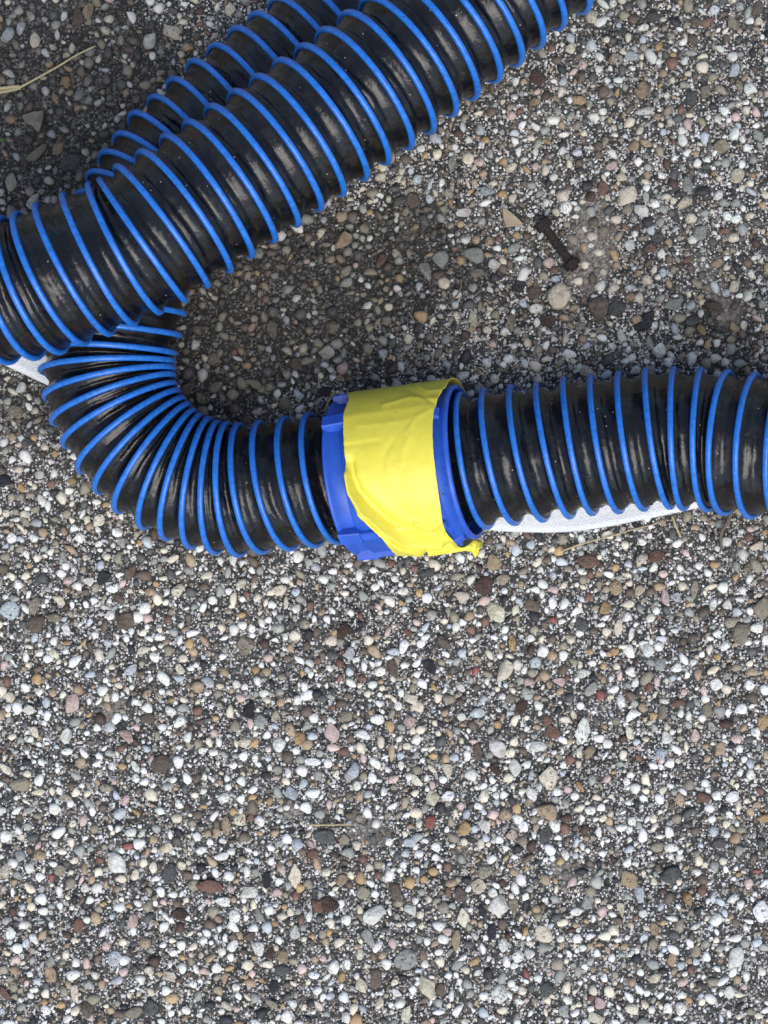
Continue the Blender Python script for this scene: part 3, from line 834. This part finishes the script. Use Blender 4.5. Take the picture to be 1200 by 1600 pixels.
tag(tube('dark_twig', curve_pts([(1142, 800), (1137, 815), (1128, 830), (1126, 842), (1128, 858)], [.004, .005, .005, .004, .003], 16), np.linspace(.0017, .0007, 16), M_TWIG),
    'dark forked root tuft under the right end of the hose', 'twig')
# green leaf tip at the left edge
lf = []
for i in range(9):
    t = i / 8.0
    c = at(-22 + 34 * t, 205 + 16 * math.sin(t * 1.7))
    wd = 0.0022 * math.sin(math.pi * min(1, 0.15 + 0.85 * t)) + 0.0002
    for s in (-1, 0, 1):
        lf.append((c[0], c[1] + s * wd, 0.004 + 0.002 * t - 0.0006 * abs(s)))
lfaces = [(3 * i + k, 3 * i + k + 1, 3 * i + 4 + k, 3 * i + 3 + k) for i in range(8) for k in (0, 1)]
lo = mesh_obj('green_leaf', lf, lfaces, M_LEAF)
sm = lo.modifiers.new('thick', 'SOLIDIFY')
sm.thickness = 0.0004
tag(lo, 'small green leaf tip at the left edge beside the grey-tan rock', 'leaf')

# ------------------------------------------------------------------ rusty bolt
bo = empty('bolt', at(870, 382), 'rusty brown hex bolt with nut lying on the paving', 'bolt')
bo.location = (0, 0, 0)
hp, np_ = at(849, 352, 0.0055), at(894, 413, 0.0055)
d = np_ - hp
d /= np.linalg.norm(d)
sd_ = np.cross([0, 0, 1.0], d)
upv = np.array([0, 0, 1.0])


def prism(name, c0, c1, rad0, rad1, seg, phase, mat, parent, chamfer=0.0):
    rings = [(c0, rad0 * (1 - chamfer)), (c0 + (c1 - c0) * 0.15, rad0), (c0 + (c1 - c0) * 0.85, rad1), (c1, rad1 * (1 - chamfer))]
    vs, fs = [], []
    for c, r in rings:
        for k in range(seg):
            a = phase + 2 * math.pi * k / seg
            vs.append(c + r * (1 + RNG.normal(0, 0.03)) * (math.cos(a) * sd_ + math.sin(a) * upv))
    for i in range(3):
        for k in range(seg):
            k2 = (k + 1) % seg
            fs.append((i * seg + k, i * seg + k2, (i + 1) * seg + k2, (i + 1) * seg + k))
    fs.append(tuple(range(seg))[::-1])
    fs.append(tuple(3 * seg + k for k in range(seg)))
    return mesh_obj(name, vs, fs, mat, parent, smooth=False)


prism('head', hp - d * 0.0032, hp + d * 0.0030, 0.0056, 0.0056, 6, 0.3, M_RUST, bo, 0.1)
prism('nut', np_ - d * 0.0026, np_ + d * 0.0022, 0.0058, 0.0058, 6, 0.1, M_RUST, bo, 0.1)
L_ = np.linalg.norm(np_ - hp)
vs, fs = [], []
nr, seg = 64, 12
for i in range(nr):
    t = i / (nr - 1)
    c = hp + d * (0.002 + t * (L_ + 0.002))
    c = c - upv * 0.0006
    for k in range(seg):
        a = 2 * math.pi * k / seg
        thr = 0.00028 * math.sin(2 * math.pi * (t * 26) - a) if t > 0.15 else 0.0
        r = 0.0031 + thr + RNG.normal(0, 0.00008)
        vs.append(c + r * (math.cos(a) * sd_ + math.sin(a) * upv))
for i in range(nr - 1):
    for k in range(seg):
        k2 = (k + 1) % seg
        fs.append((i * seg + k, i * seg + k2, (i + 1) * seg + k2, (i + 1) * seg + k))
fs.append(tuple((nr - 1) * seg + k for k in range(seg)))
mesh_obj('shank', vs, fs, M_RUST, bo)


# ------------------------------------------------------------------ white woven straps
def strap(name, edge, offs, label, thick=0.0035, n=60):
    """edge: visible lower edge in pixels, offs: vector (px) to the hidden edge"""
    E = np.array(edge, float)
    t = np.linspace(0, len(E) - 1, n)
    A = np.array([cr(E, q) for q in t])
    m = 12
    vs, uvs = [], []
    ln = 0.0
    prof = []
    for j in range(m + 1):
        prof.append(j / m)
    for i in range(n):
        if i:
            ln += np.linalg.norm(A[i] - A[i - 1]) * S
        for j, q in enumerate(prof):
            x, y = A[i] + np.array(offs) * q
            z = 0.0015 + thick * (1 - (1 - min(1, q / 0.10)) ** 2) ** 0.5 * (0.75 + 0.25 * vnoise(i * 0.12, q * 3))
            vs.append(at(x, y, z))
            uvs.append((ln, q * np.hypot(*offs) * S))
    base = len(vs)
    for i in range(n):
        for q in (0.0, 1.0):
            x, y = A[i] + np.array(offs) * q
            vs.append(at(x, y, 0.0))
            uvs.append((uvs[i * (m + 1)][0], q * np.hypot(*offs) * S))
    fs = []
    w1 = m + 1
    for i in range(n - 1):
        for j in range(m):
            fs.append((i * w1 + j, (i + 1) * w1 + j, (i + 1) * w1 + j + 1, i * w1 + j + 1))
        fs.append((base + 2 * i, base + 2 * i + 2, (i + 1) * w1, i * w1))
        fs.append((i * w1 + m, (i + 1) * w1 + m, base + 2 * i + 3, base + 2 * i + 1))
    o = mesh_obj(name, vs, fs, M_WOVEN)
    uvl = o.data.uv_layers.new(name='UVMap')
    for lp in o.data.loops:
        uvl.data[lp.index].uv = uvs[lp.vertex_index]
    return tag(o, label, 'strap')


strap('woven_strap', [(735, 822), (770, 829), (830, 832), (890, 831), (950, 823), (1000, 813), (1050, 803), (1108, 789), (1145, 777)], (-2, -62),
      'long white woven strap showing under the right-hand hose')
strap('woven_strap', [(-60, 540), (-20, 558), (12, 573), (42, 587), (72, 601), (100, 613)], (28, -62),
      'white woven strap end peeking out between the crossing hoses at left')


# ------------------------------------------------------------------ ribbed hoses
def extend(rings, front, back):
    R = [list(r) for r in rings]
    for _ in range(front):
        a, b = np.array(R[0]), np.array(R[1])
        e = 2 * a - b
        e[4:] = a[4:]
        R.insert(0, list(e))
    for _ in range(back):
        a, b = np.array(R[-1]), np.array(R[-2])
        e = 2 * a - b
        e[4:] = a[4:]
        R.append(list(e))
    return np.array(R, float)


NPHI, NT = 72, 13
WR = 0.00178


def hose(label, rings, seed, sag=0.11, ridge=0.030):
    """rings: rows of (A.x, A.y, B.x, B.y, lean, z): the two side points of every turn, in travel order"""
    root = empty('ribbed_hose', (0, 0, 0), label, 'hose', 'black hoses with a blue spiral rib')
    R = np.asarray(rings, float)
    n = len(R)
    zA = R[:, 5]
    A = np.array([at(r[0], r[1], r[5]) for r in R])
    B = np.array([at(r[2], r[3], r[5]) for r in R])
    step = 1.0 / NPHI
    us = np.arange(0.0, n - 1 + 1e-9, step)
    # tables of the splines at every step
    TA = np.array([cr(A, u) for u in us])
    TB = np.array([cr(B, u - 0.5) for u in us])
    C = (TA + TB) / 2
    Lv = (TA - TB) / 2
    rad = np.linalg.norm(Lv[:, :2], axis=1)
    Tg = np.gradient(C, axis=0)
    # axis direction smoothed over a whole turn
    k = np.ones(NPHI) / NPHI
    pad = np.pad(Tg, ((NPHI // 2, NPHI // 2 - 1), (0, 0)), mode='edge')
    Tg = np.stack([np.convolve(pad[:, c], k, 'valid') for c in range(3)], 1)
    Tg[:, 2] = 0
    Tg /= np.linalg.norm(Tg, axis=1)[:, None]
    lean = np.interp(us, np.arange(n), R[:, 4])
    Vv = np.stack([Tg[:, 0] * lean * rad, Tg[:, 1] * lean * rad, rad], 1)

    def P(idx, phi, rho):
        return C[idx] + rho[:, None] * (np.cos(phi)[:, None] * Lv[idx] + np.sin(phi)[:, None] * Vv[idx])

    # ---- vinyl skin between the turns of the spiral
    nv = len(us) - NPHI
    vi = np.arange(nv)
    phi = 2 * math.pi * us[vi]
    turn = us[vi]
    cols = []
    rs = np.random.default_rng(seed)
    amp = rs.uniform(0.75, 1.25, n + 2)
    for j in range(NT):
        t = j / (NT - 1)
        idx = np.minimum(vi + int(round(t * NPHI)), len(us) - 1)
        gap = np.linalg.norm(C[np.minimum(vi + NPHI, len(us) - 1)] - C[vi], axis=1)
        am = np.interp(turn, np.arange(n + 2), amp)
        s = sag * am * np.sin(math.pi * t) ** 0.75
        wob = vnoise(turn * 5.0 + seed, np.full_like(turn, seed * 1.7)) - 0.5
        wob2 = vnoise(turn * 17.0 + seed, np.full_like(turn, 3.1 + seed)) - 0.5
        p1 = 0.30 + 0.20 * wob + 0.11 * wob2
        p2 = 0.70 + 0.20 * (vnoise(turn * 6.0 + 40, np.full_like(turn, seed + 9.0)) - 0.5)
        rg = ridge * (0.35 + 1.3 * vnoise(turn * 7.0 + 11, np.full_like(turn, seed + 2.0))) * np.exp(-((t - p1) / 0.085) ** 2)
        rg = rg + 0.7 * ridge * (vnoise(turn * 4.0 + 70, np.full_like(turn, seed + 5.0)) ** 1.5) * np.exp(-((t - p2) / 0.10) ** 2)
        fine = 0.034 * (fbm(turn * 26.0, t * 2.4 + seed * 3 + 0 * turn) - 0.5) * math.sin(math.pi * t)
        rho = 1 - (0.6 * WR / rad[idx]) - s + rg * math.sin(math.pi * t) ** 0.5 + fine
        cols.append(P(idx, phi, rho))
    VV = np.stack(cols, 1).reshape(-1, 3)
    VV[:, 2] = np.maximum(VV[:, 2], 0.0012)
    q = (np.arange(nv - 1)[:, None] * NT + np.arange(NT - 1)[None, :]).ravel()
    FF = np.stack([q, q + NT, q + NT + 1, q + 1], -1)
    tri_mesh('hose_skin', VV, np.concatenate([FF[:, [0, 1, 2]], FF[:, [0, 2, 3]]]), M_VINYL, root)
    # ---- the blue spiral
    wi = np.arange(len(us))
    ph = 2 * math.pi * us
    rho = 1 - WR / rad
    W = P(wi, ph, rho)
    Nn = np.cos(ph)[:, None] * Lv + np.sin(ph)[:, None] * Vv
    Nn /= np.linalg.norm(Nn, axis=1)[:, None]
    Tw = np.gradient(W, axis=0)
    Tw /= np.linalg.norm(Tw, axis=1)[:, None]
    Bn = np.cross(Tw, Nn)
    Bn /= np.linalg.norm(Bn, axis=1)[:, None]
    Nn = np.cross(Bn, Tw)
    # flat-topped profile with a faint groove along its crown
    prof = [(-1.0, -0.7), (-1.08, 0.0), (-0.86, 0.62), (-0.42, 0.95), (0.0, 0.86), (0.42, 0.95), (0.86, 0.62), (1.08, 0.0), (1.0, -0.7), (0.0, -0.9)]
    m = len(prof)
    VV = np.stack([W + WR * (a * Bn + b_ * Nn) for a, b_ in prof], 1).reshape(-1, 3)
    VV[:, 2] = np.maximum(VV[:, 2], 0.0006)
    ip = np.arange(len(us) - 1)[:, None] * m
    kk = np.arange(m)[None, :]
    k2 = (kk + 1) % m
    FF = np.stack([ip + kk, ip + k2, ip + m + k2, ip + m + kk], -1).reshape(-1, 4)
    tri_mesh('spiral_rib', VV, np.concatenate([FF[:, [0, 1, 2]], FF[:, [0, 2, 3]]]), M_WIRE, root)
    return root


ZU, ZL = 0.137, 0.0465
UP = [(-60, 338, -35, 573), (-38, 340, 10, 571), (-16, 340, 53, 564), (4, 337, 93, 555), (27, 330, 131, 541), (57, 317, 171, 526),
      (98, 301, 209, 510), (138, 285, 250, 492), (154, 279, 291, 473), (178, 260, 327, 449), (213, 238, 363, 425), (251, 213, 397, 402),
      (286, 192, 433, 378), (321, 168, 469, 353), (357, 145, 505, 328), (392, 122, 540, 305), (427, 97, 576, 280), (462, 75, 610, 255),
      (495, 50, 646, 231), (530, 24, 680, 206), (563, 2, 715, 179), (598, -24, 748, 153), (632, -48, 783, 126), (667, -72, 817, 100),
      (702, -96, 850, 72), (737, -120, 883, 43), (772, -146, 922, 17), (806, -171, 957, -9)]
ul = [-.15, -.15, -.15, -.13, -.12, -.07, -.05, -.04, 0, .09] + [.15] * 18
UP = [r + (ul[i], ZU) for i, r in enumerate(UP)]
hose('upper hose running diagonally on top of the others to the upper right', extend(UP, 5, 6), 3)

RT = [(682, 614, 722, 832), (719, 611, 762, 828), (756, 605, 806, 822), (798, 600, 850, 817), (838, 596, 892, 812), (880, 588, 927, 807),
      (923, 584, 968, 804), (966, 579, 1007, 800), (1009, 573, 1047, 797), (1053, 572, 1067, 799), (1096, 573, 1103, 801), (1140, 577, 1128, 806),
      (1183, 581, 1170, 812), (1226, 586, 1215, 816), (1268, 590, 1258, 821)]
rl = [-.24, -.24, -.24, -.24, -.22, -.22, -.24, -.26, -.26, -.28, -.3, -.42, -.42, -.4, -.4]
RT = [r + (rl[i], ZL) for i, r in enumerate(RT)]
hose('right-hand hose running from the blue coupling to the right edge', extend(RT, 0, 6), 8, sag=0.125)

HB = [(484, -43), (452, -20), (420, 3), (388, 26), (357, 49), (325, 75), (292, 100), (261, 128), (231, 155), (200, 182)]
LT = [(b[0] + 150, b[1] + 183, b[0], b[1], -.16) for b in HB]
LT[-2:] = [(386, 333, 231, 155, -.16), (366, 350, 200, 182, -.16)]
LT += [(354, 366, 176, 215, -.16), (342, 379, 153, 244, -.16), (332, 389, 134, 275, -.15), (322, 398, 118, 305, -.10), (313, 408, 102, 333, -.05),
       (306, 420, 88, 365, 0), (300, 436, 75, 400, 0), (297, 456, 65, 440, 0), (292, 490, 60, 475, 0), (285, 524, 58, 510, 0), (277, 552, 58, 545, 0), (275, 564, 60, 580, 0),
       (275, 574, 66, 622, -.03), (275, 584, 78, 662, -.04), (277, 597, 96, 698, -.05), (282, 608, 120, 738, -.06), (289, 619, 148, 771, -.06),
       (297, 628, 180, 802, -.06), (305, 637, 220, 828, -.06), (315, 645, 257, 846, -.08), (328, 650, 296, 859, -.09), (342, 655, 335, 868, -.12),
       (356, 657, 373, 872, -.15), (373, 659, 411, 867, -.18), (405, 655, 455, 862, -.22), (444, 649, 494, 857, -.24), (482, 643, 530, 852, -.25),
       (521, 638, 567, 847, -.25)]
LT = [r + (ZL,) for r in LT]
hose('lower hose that bends in a tight U under the upper hose into the coupling', extend(LT, 6, 1), 21, sag=0.115)

# ------------------------------------------------------------------ blue coupling
ZC = 0.0535
c0, c1 = at(542, 747, ZC), at(731, 721, ZC)
CC_ = (c0 + c1) / 2
AX = (c1 - c0)
HALF = np.linalg.norm(AX) / 2
AX /= np.linalg.norm(AX)
LATV = np.array([-AX[1], AX[0], 0.0])      # towards the top of the picture
LEAN = -0.27
UPV = np.array([0, 0, 1.0]) + LEAN * AX


def cpos(x, th, r):
    return CC_ + AX * x + r * (math.cos(th) * LATV + math.sin(th) * UPV)


cp = empty('hose_coupling', (0, 0, 0), 'royal blue plastic coupling joining the two hoses under yellow tape', 'coupling')


def lathe(name, prof, mat, parent, nth=96, mod=None):
    vs, fs = [], []
    for x, r in prof:
        for k in range(nth):
            th = 2 * math.pi * k / nth
            vs.append(cpos(x, th, r if mod is None else mod(x, th, r)))
    for i in range(len(prof) - 1):
        for k in range(nth):
            k2 = (k + 1) % nth
            fs.append((i * nth + k, (i + 1) * nth + k, (i + 1) * nth + k2, i * nth + k2))
    return mesh_obj(name, vs, fs, mat, parent)


RB, RCOL = 0.0492, 0.0470
XB0, XB1 = -0.0265, 0.0288
lathe('drum', [(XB0, RCOL - .001), (XB0, RB - .0006), (XB0 + .0006, RB), (XB1 - .0006, RB), (XB1, RB - .0006), (XB1, RCOL - .001)], M_COUPL, cp)
lathe('collar', [(XB0 + .004, RCOL - .003), (-HALF + .0006, RCOL - .003), (-HALF, RCOL - .0022), (-HALF, RCOL + .0012), (-HALF + .0006, RCOL + .0018), (-HALF + .0022, RCOL + .0018),
                 (-HALF + .003, RCOL), (XB0 + .001, RCOL)], M_COUPL, cp)
RC2 = 0.0478
lathe('collar', [(-0.020, 0.0452), (HALF - .0008, RC2 - .0016), (HALF, RC2 - .001), (HALF, RC2 + .0006), (HALF - .0006, RC2 + .0012), (HALF - .0030, RC2 + .0012), (HALF - .0038, RC2),
                 (XB1 - .001, RC2)], M_COUPL, cp)
lathe('inner_wall', [(0.000, 0.0456), (0.000, 0.040), (-0.0015, 0.040), (-0.0015, 0.0456)], M_COUPL, cp)


def lug(x0, x1, th, width, r0, r1, slope=0.0, parent=cp):
    """a raised rib along the axis; its end away from the drum slopes down"""
    bw = width / 2
    pts = []
    for (x, rr) in ((x0, r1 - slope), (x1, r1)):
        for a, r in ((-bw * 1.15, r0 - .0015), (-bw, rr - .0007), (-bw * 0.82, rr), (bw * 0.82, rr), (bw, rr - .0007), (bw * 1.15, r0 - .0015)):
            pts.append(cpos(x, th + a / r1, r))
    fs = [(k, k + 1, 6 + k + 1, 6 + k) for k in range(5)]
    fs += [(5, 4, 3, 2, 1, 0), (6, 7, 8, 9, 10, 11)]
    return mesh_obj('lug', pts, fs, M_COUPL, parent, smooth=False)


D2R = math.radians
for a in (4, 47, 137, 181, 228, 312):
    lug(-HALF + 0.0006, XB0 + .002, D2R(a), 0.0095, RCOL, 0.0532, 0.0008)
for a in (2, 50, 163, 228, 312):
    lug(HALF - 0.005, XB1 - .002, D2R(a), 0.0085, RC2, 0.0525, 0.003)
for a in (-12, 47, 137, 178, 222):
    lug(XB0 + 0.0005, XB1 - 0.0005, D2R(a), 0.006, RB, 0.0522, 0.0)
# moulded tick and dot on the right collar
for (th0, th1, x0, x1) in ((D2R(112), D2R(119), 0.0305, 0.0342), (D2R(106), D2R(111), 0.0342, 0.0325), (D2R(136), D2R(139), 0.0342, 0.0338)):
    pts = [cpos(x0 + (x1 - x0) * q, th0 + (th1 - th0) * q, RC2 + 0.0002) for q in np.linspace(0, 1, 6)]
    tube('moulded_mark', pts, [0.0004] * 6, M_COUPL, cp, 6)

# ------------------------------------------------------------------ yellow tape
RT_ = 0.0531
SUP = [D2R(a) for a in (-60, -12, 47, 137, 178, 222, 260)]


def tape_r(th):
    for a, b_ in zip(SUP[:-1], SUP[1:]):
        if a <= th <= b_:
            ch = RT_ * math.cos((b_ - a) / 2) / math.cos(th - (a + b_) / 2)
            lo_ = RB + 0.0036
            return max(ch, lo_) if ch > lo_ + .0006 else lo_ + .0006 * math.exp((ch - lo_ - .0006) / .004)
    return RT_


def proj(p):
    k = H / (H - p[2]) / S
    return np.array([600 + p[0] * k, 800 - p[1] * k])


def invert(px, py):
    x, th = 0.0, D2R(90)
    for _ in range(30):
        f = proj(cpos(x, th, tape_r(th))) - (px, py)
        e = 1e-4
        J = np.stack([(proj(cpos(x + e, th, tape_r(th))) - (px, py) - f) / e, (proj(cpos(x, th + e, tape_r(th + e))) - (px, py) - f) / e], 1)
        try:
            dd = np.linalg.solve(J, -f)
        except np.linalg.LinAlgError:
            break
        x += float(np.clip(dd[0], -.02, .02))
        th = float(np.clip(th + np.clip(dd[1], -.25, .25), D2R(9), D2R(171)))
    return x, th


EL = [invert(*p) for p in [(553, 609), (545, 625), (537, 645), (537, 690), (539, 720), (541, 750), (547, 775), (556, 793), (570, 815), (588, 832), (600, 845), (609, 856)]]
ER = [invert(*p) for p in [(697, 604), (690, 613), (683, 627), (677, 645), (676, 680), (679, 725), (684, 760), (688, 790), (692, 815), (697, 834), (707, 843), (714, 853)]]
thL, xL = np.array([e[1] for e in EL]), np.array([e[0] for e in EL])
thR, xR = np.array([e[1] for e in ER]), np.array([e[0] for e in ER])
oL, oR = np.argsort(thL), np.argsort(thR)

# folds of the tape in the plan: polyline (px), height, width (px)
FOLDS = [
    ([(546, 722), (550, 745), (560, 768), (580, 792), (605, 815), (640, 836), (690, 838)], -0.0062, 4.5),
    ([(541, 740), (547, 768), (566, 797), (596, 823), (632, 845), (690, 847)], 0.0046, 5.0),
    ([(575, 812), (600, 838), (635, 855), (680, 860), (705, 856)], -0.0042, 4.0),
    ([(560, 800), (590, 832), (622, 856), (660, 866)], 0.0020, 4.5),
    ([(640, 682), (628, 705), (626, 735), (636, 765), (655, 790), (668, 812)], 0.00034, 5.6),
    ([(612, 690), (598, 715), (598, 745), (612, 775), (640, 805), (668, 822)], -0.00046, 5.6),
    ([(537, 697), (560, 694), (590, 690)], -0.00029, 4.0),
    ([(537, 691), (565, 687), (590, 684)], 0.00017, 4.0),
    ([(690, 814), (672, 826), (664, 822), (650, 816)], 0.0023, 4.0),
    ([(672, 640), (650, 652), (636, 676)], 0.00034, 4.2),
    ([(600, 633), (640, 622), (690, 624)], 0.00071, 4.0),
    ([(630, 607), (655, 616), (680, 632)], -0.00080, 3.0),
    ([(650, 602), (668, 612), (692, 610)], 0.00071, 3.0),
    ([(560, 665), (600, 662), (640, 655)], 0.00025, 4.0),
]


def fold_h(q):
    h = 0.0
    for pl, a, wd in FOLDS:
        best = 1e9
        for (ax, ay), (bx, by) in zip(pl[:-1], pl[1:]):
            vx, vy = bx - ax, by - ay
            t = max(0.0, min(1.0, ((q[0] - ax) * vx + (q[1] - ay) * vy) / (vx * vx + vy * vy)))
            dd = (q[0] - ax - t * vx) ** 2 + (q[1] - ay - t * vy) ** 2
            if dd < best:
                best = dd
        h += 1.5 * a * math.exp(-math.sqrt(best + 0.4) / (0.85 * wd))
    return h


NR, NC = 190, 90
vs, fs = [], []
for i in range(NR):
    th = D2R(-35) + (D2R(203) - D2R(-35)) * i / (NR - 1)
    xl = float(np.interp(th, thL[oL], xL[oL]))
    xr = float(np.interp(th, thR[oR], xR[oR]))
    if th > D2R(171):       # the torn lower end is drawn towards the right
        k = min(1.0, (th - D2R(171)) / D2R(30))
        xl += 0.010 * k + 0.002 * float(vnoise(th * 40, 2.0))
        xr += 0.004 * k
    for j in range(NC):
        q = j / (NC - 1)
        x = xl + (xr - xl) * q
        x += 0.0003 * (float(vnoise(th * 30, q * 2)) - 0.5)
        r = tape_r(th)
        p = proj(cpos(x, th, r))
        r += fold_h(p) + 0.0004 * (float(fbm(p[0] * 0.06, p[1] * 0.06)) - 0.5)
        edge = min(q, 1 - q) * (xr - xl)
        vs.append(cpos(x, th, max(r, RB + 0.0005, 0.0527 - max(0.0, min(abs(th - a) for a in SUP) - D2R(3.7)) * 0.09)))
for i in range(NR - 1):
    for j in range(NC - 1):
        a = i * NC + j
        fs.append((a, a + 1, a + NC + 1, a + NC))
tp = empty('tape_strip', (0, 0, 0), 'bright yellow tape wrapped and creased around the blue coupling', 'tape')
ob = mesh_obj('tape_band', vs, fs, M_TAPE, tp)
so = ob.modifiers.new('thick', 'SOLIDIFY')
so.thickness = 0.0004
so.offset = 0.0
# twisted torn end
cl = [(668, 862), (690, 858), (708, 856), (724, 853), (739, 853), (750, 858)]
wdt = [16, 17, 16, 16, 20, 27]
zz = [.040, .036, .032, .029, .027, .025]
nI, nJ = 40, 22
vs, fs = [], []
for i in range(nI):
    t = i / (nI - 1) * (len(cl) - 1)
    c = cr(np.array(cl, float), t)
    t2 = cr(np.array(cl, float), t + 0.05) - cr(np.array(cl, float), t - 0.05)
    t2 /= np.linalg.norm(t2)
    nrm = np.array([-t2[1], t2[0]])
    wd = float(np.interp(t, range(len(cl)), wdt))
    z = float(np.interp(t, range(len(cl)), zz))
    for j in range(nJ):
        q = j / (nJ - 1) * 2 - 1
        a = q * 2.3 + 0.5 * math.sin(t * 1.5)
        jag = 1 + (0.25 * (float(vnoise(j * 1.1, 3.0)) - 0.5) * (t > 4.2))
        x, y = c + nrm * wd * 0.5 * math.sin(a) * jag + t2 * (3.5 * (float(vnoise(j * 0.9, i * 0.12)) - 0.5) * (t / 5))
        hz = z + 0.5 * wd * S * math.cos(a) + 0.0035 * (float(fbm(i * 0.18, j * 0.32)) - 0.5)
        vs.append(at(x, y, hz))
for i in range(nI - 1):
    for j in range(nJ - 1):
        a = i * nJ + j
        fs.append((a, a + 1, a + nJ + 1, a + nJ))
ob = mesh_obj('torn_end', vs, fs, M_TAPE, tp)
so = ob.modifiers.new('thick', 'SOLIDIFY')
so.thickness = 0.0004
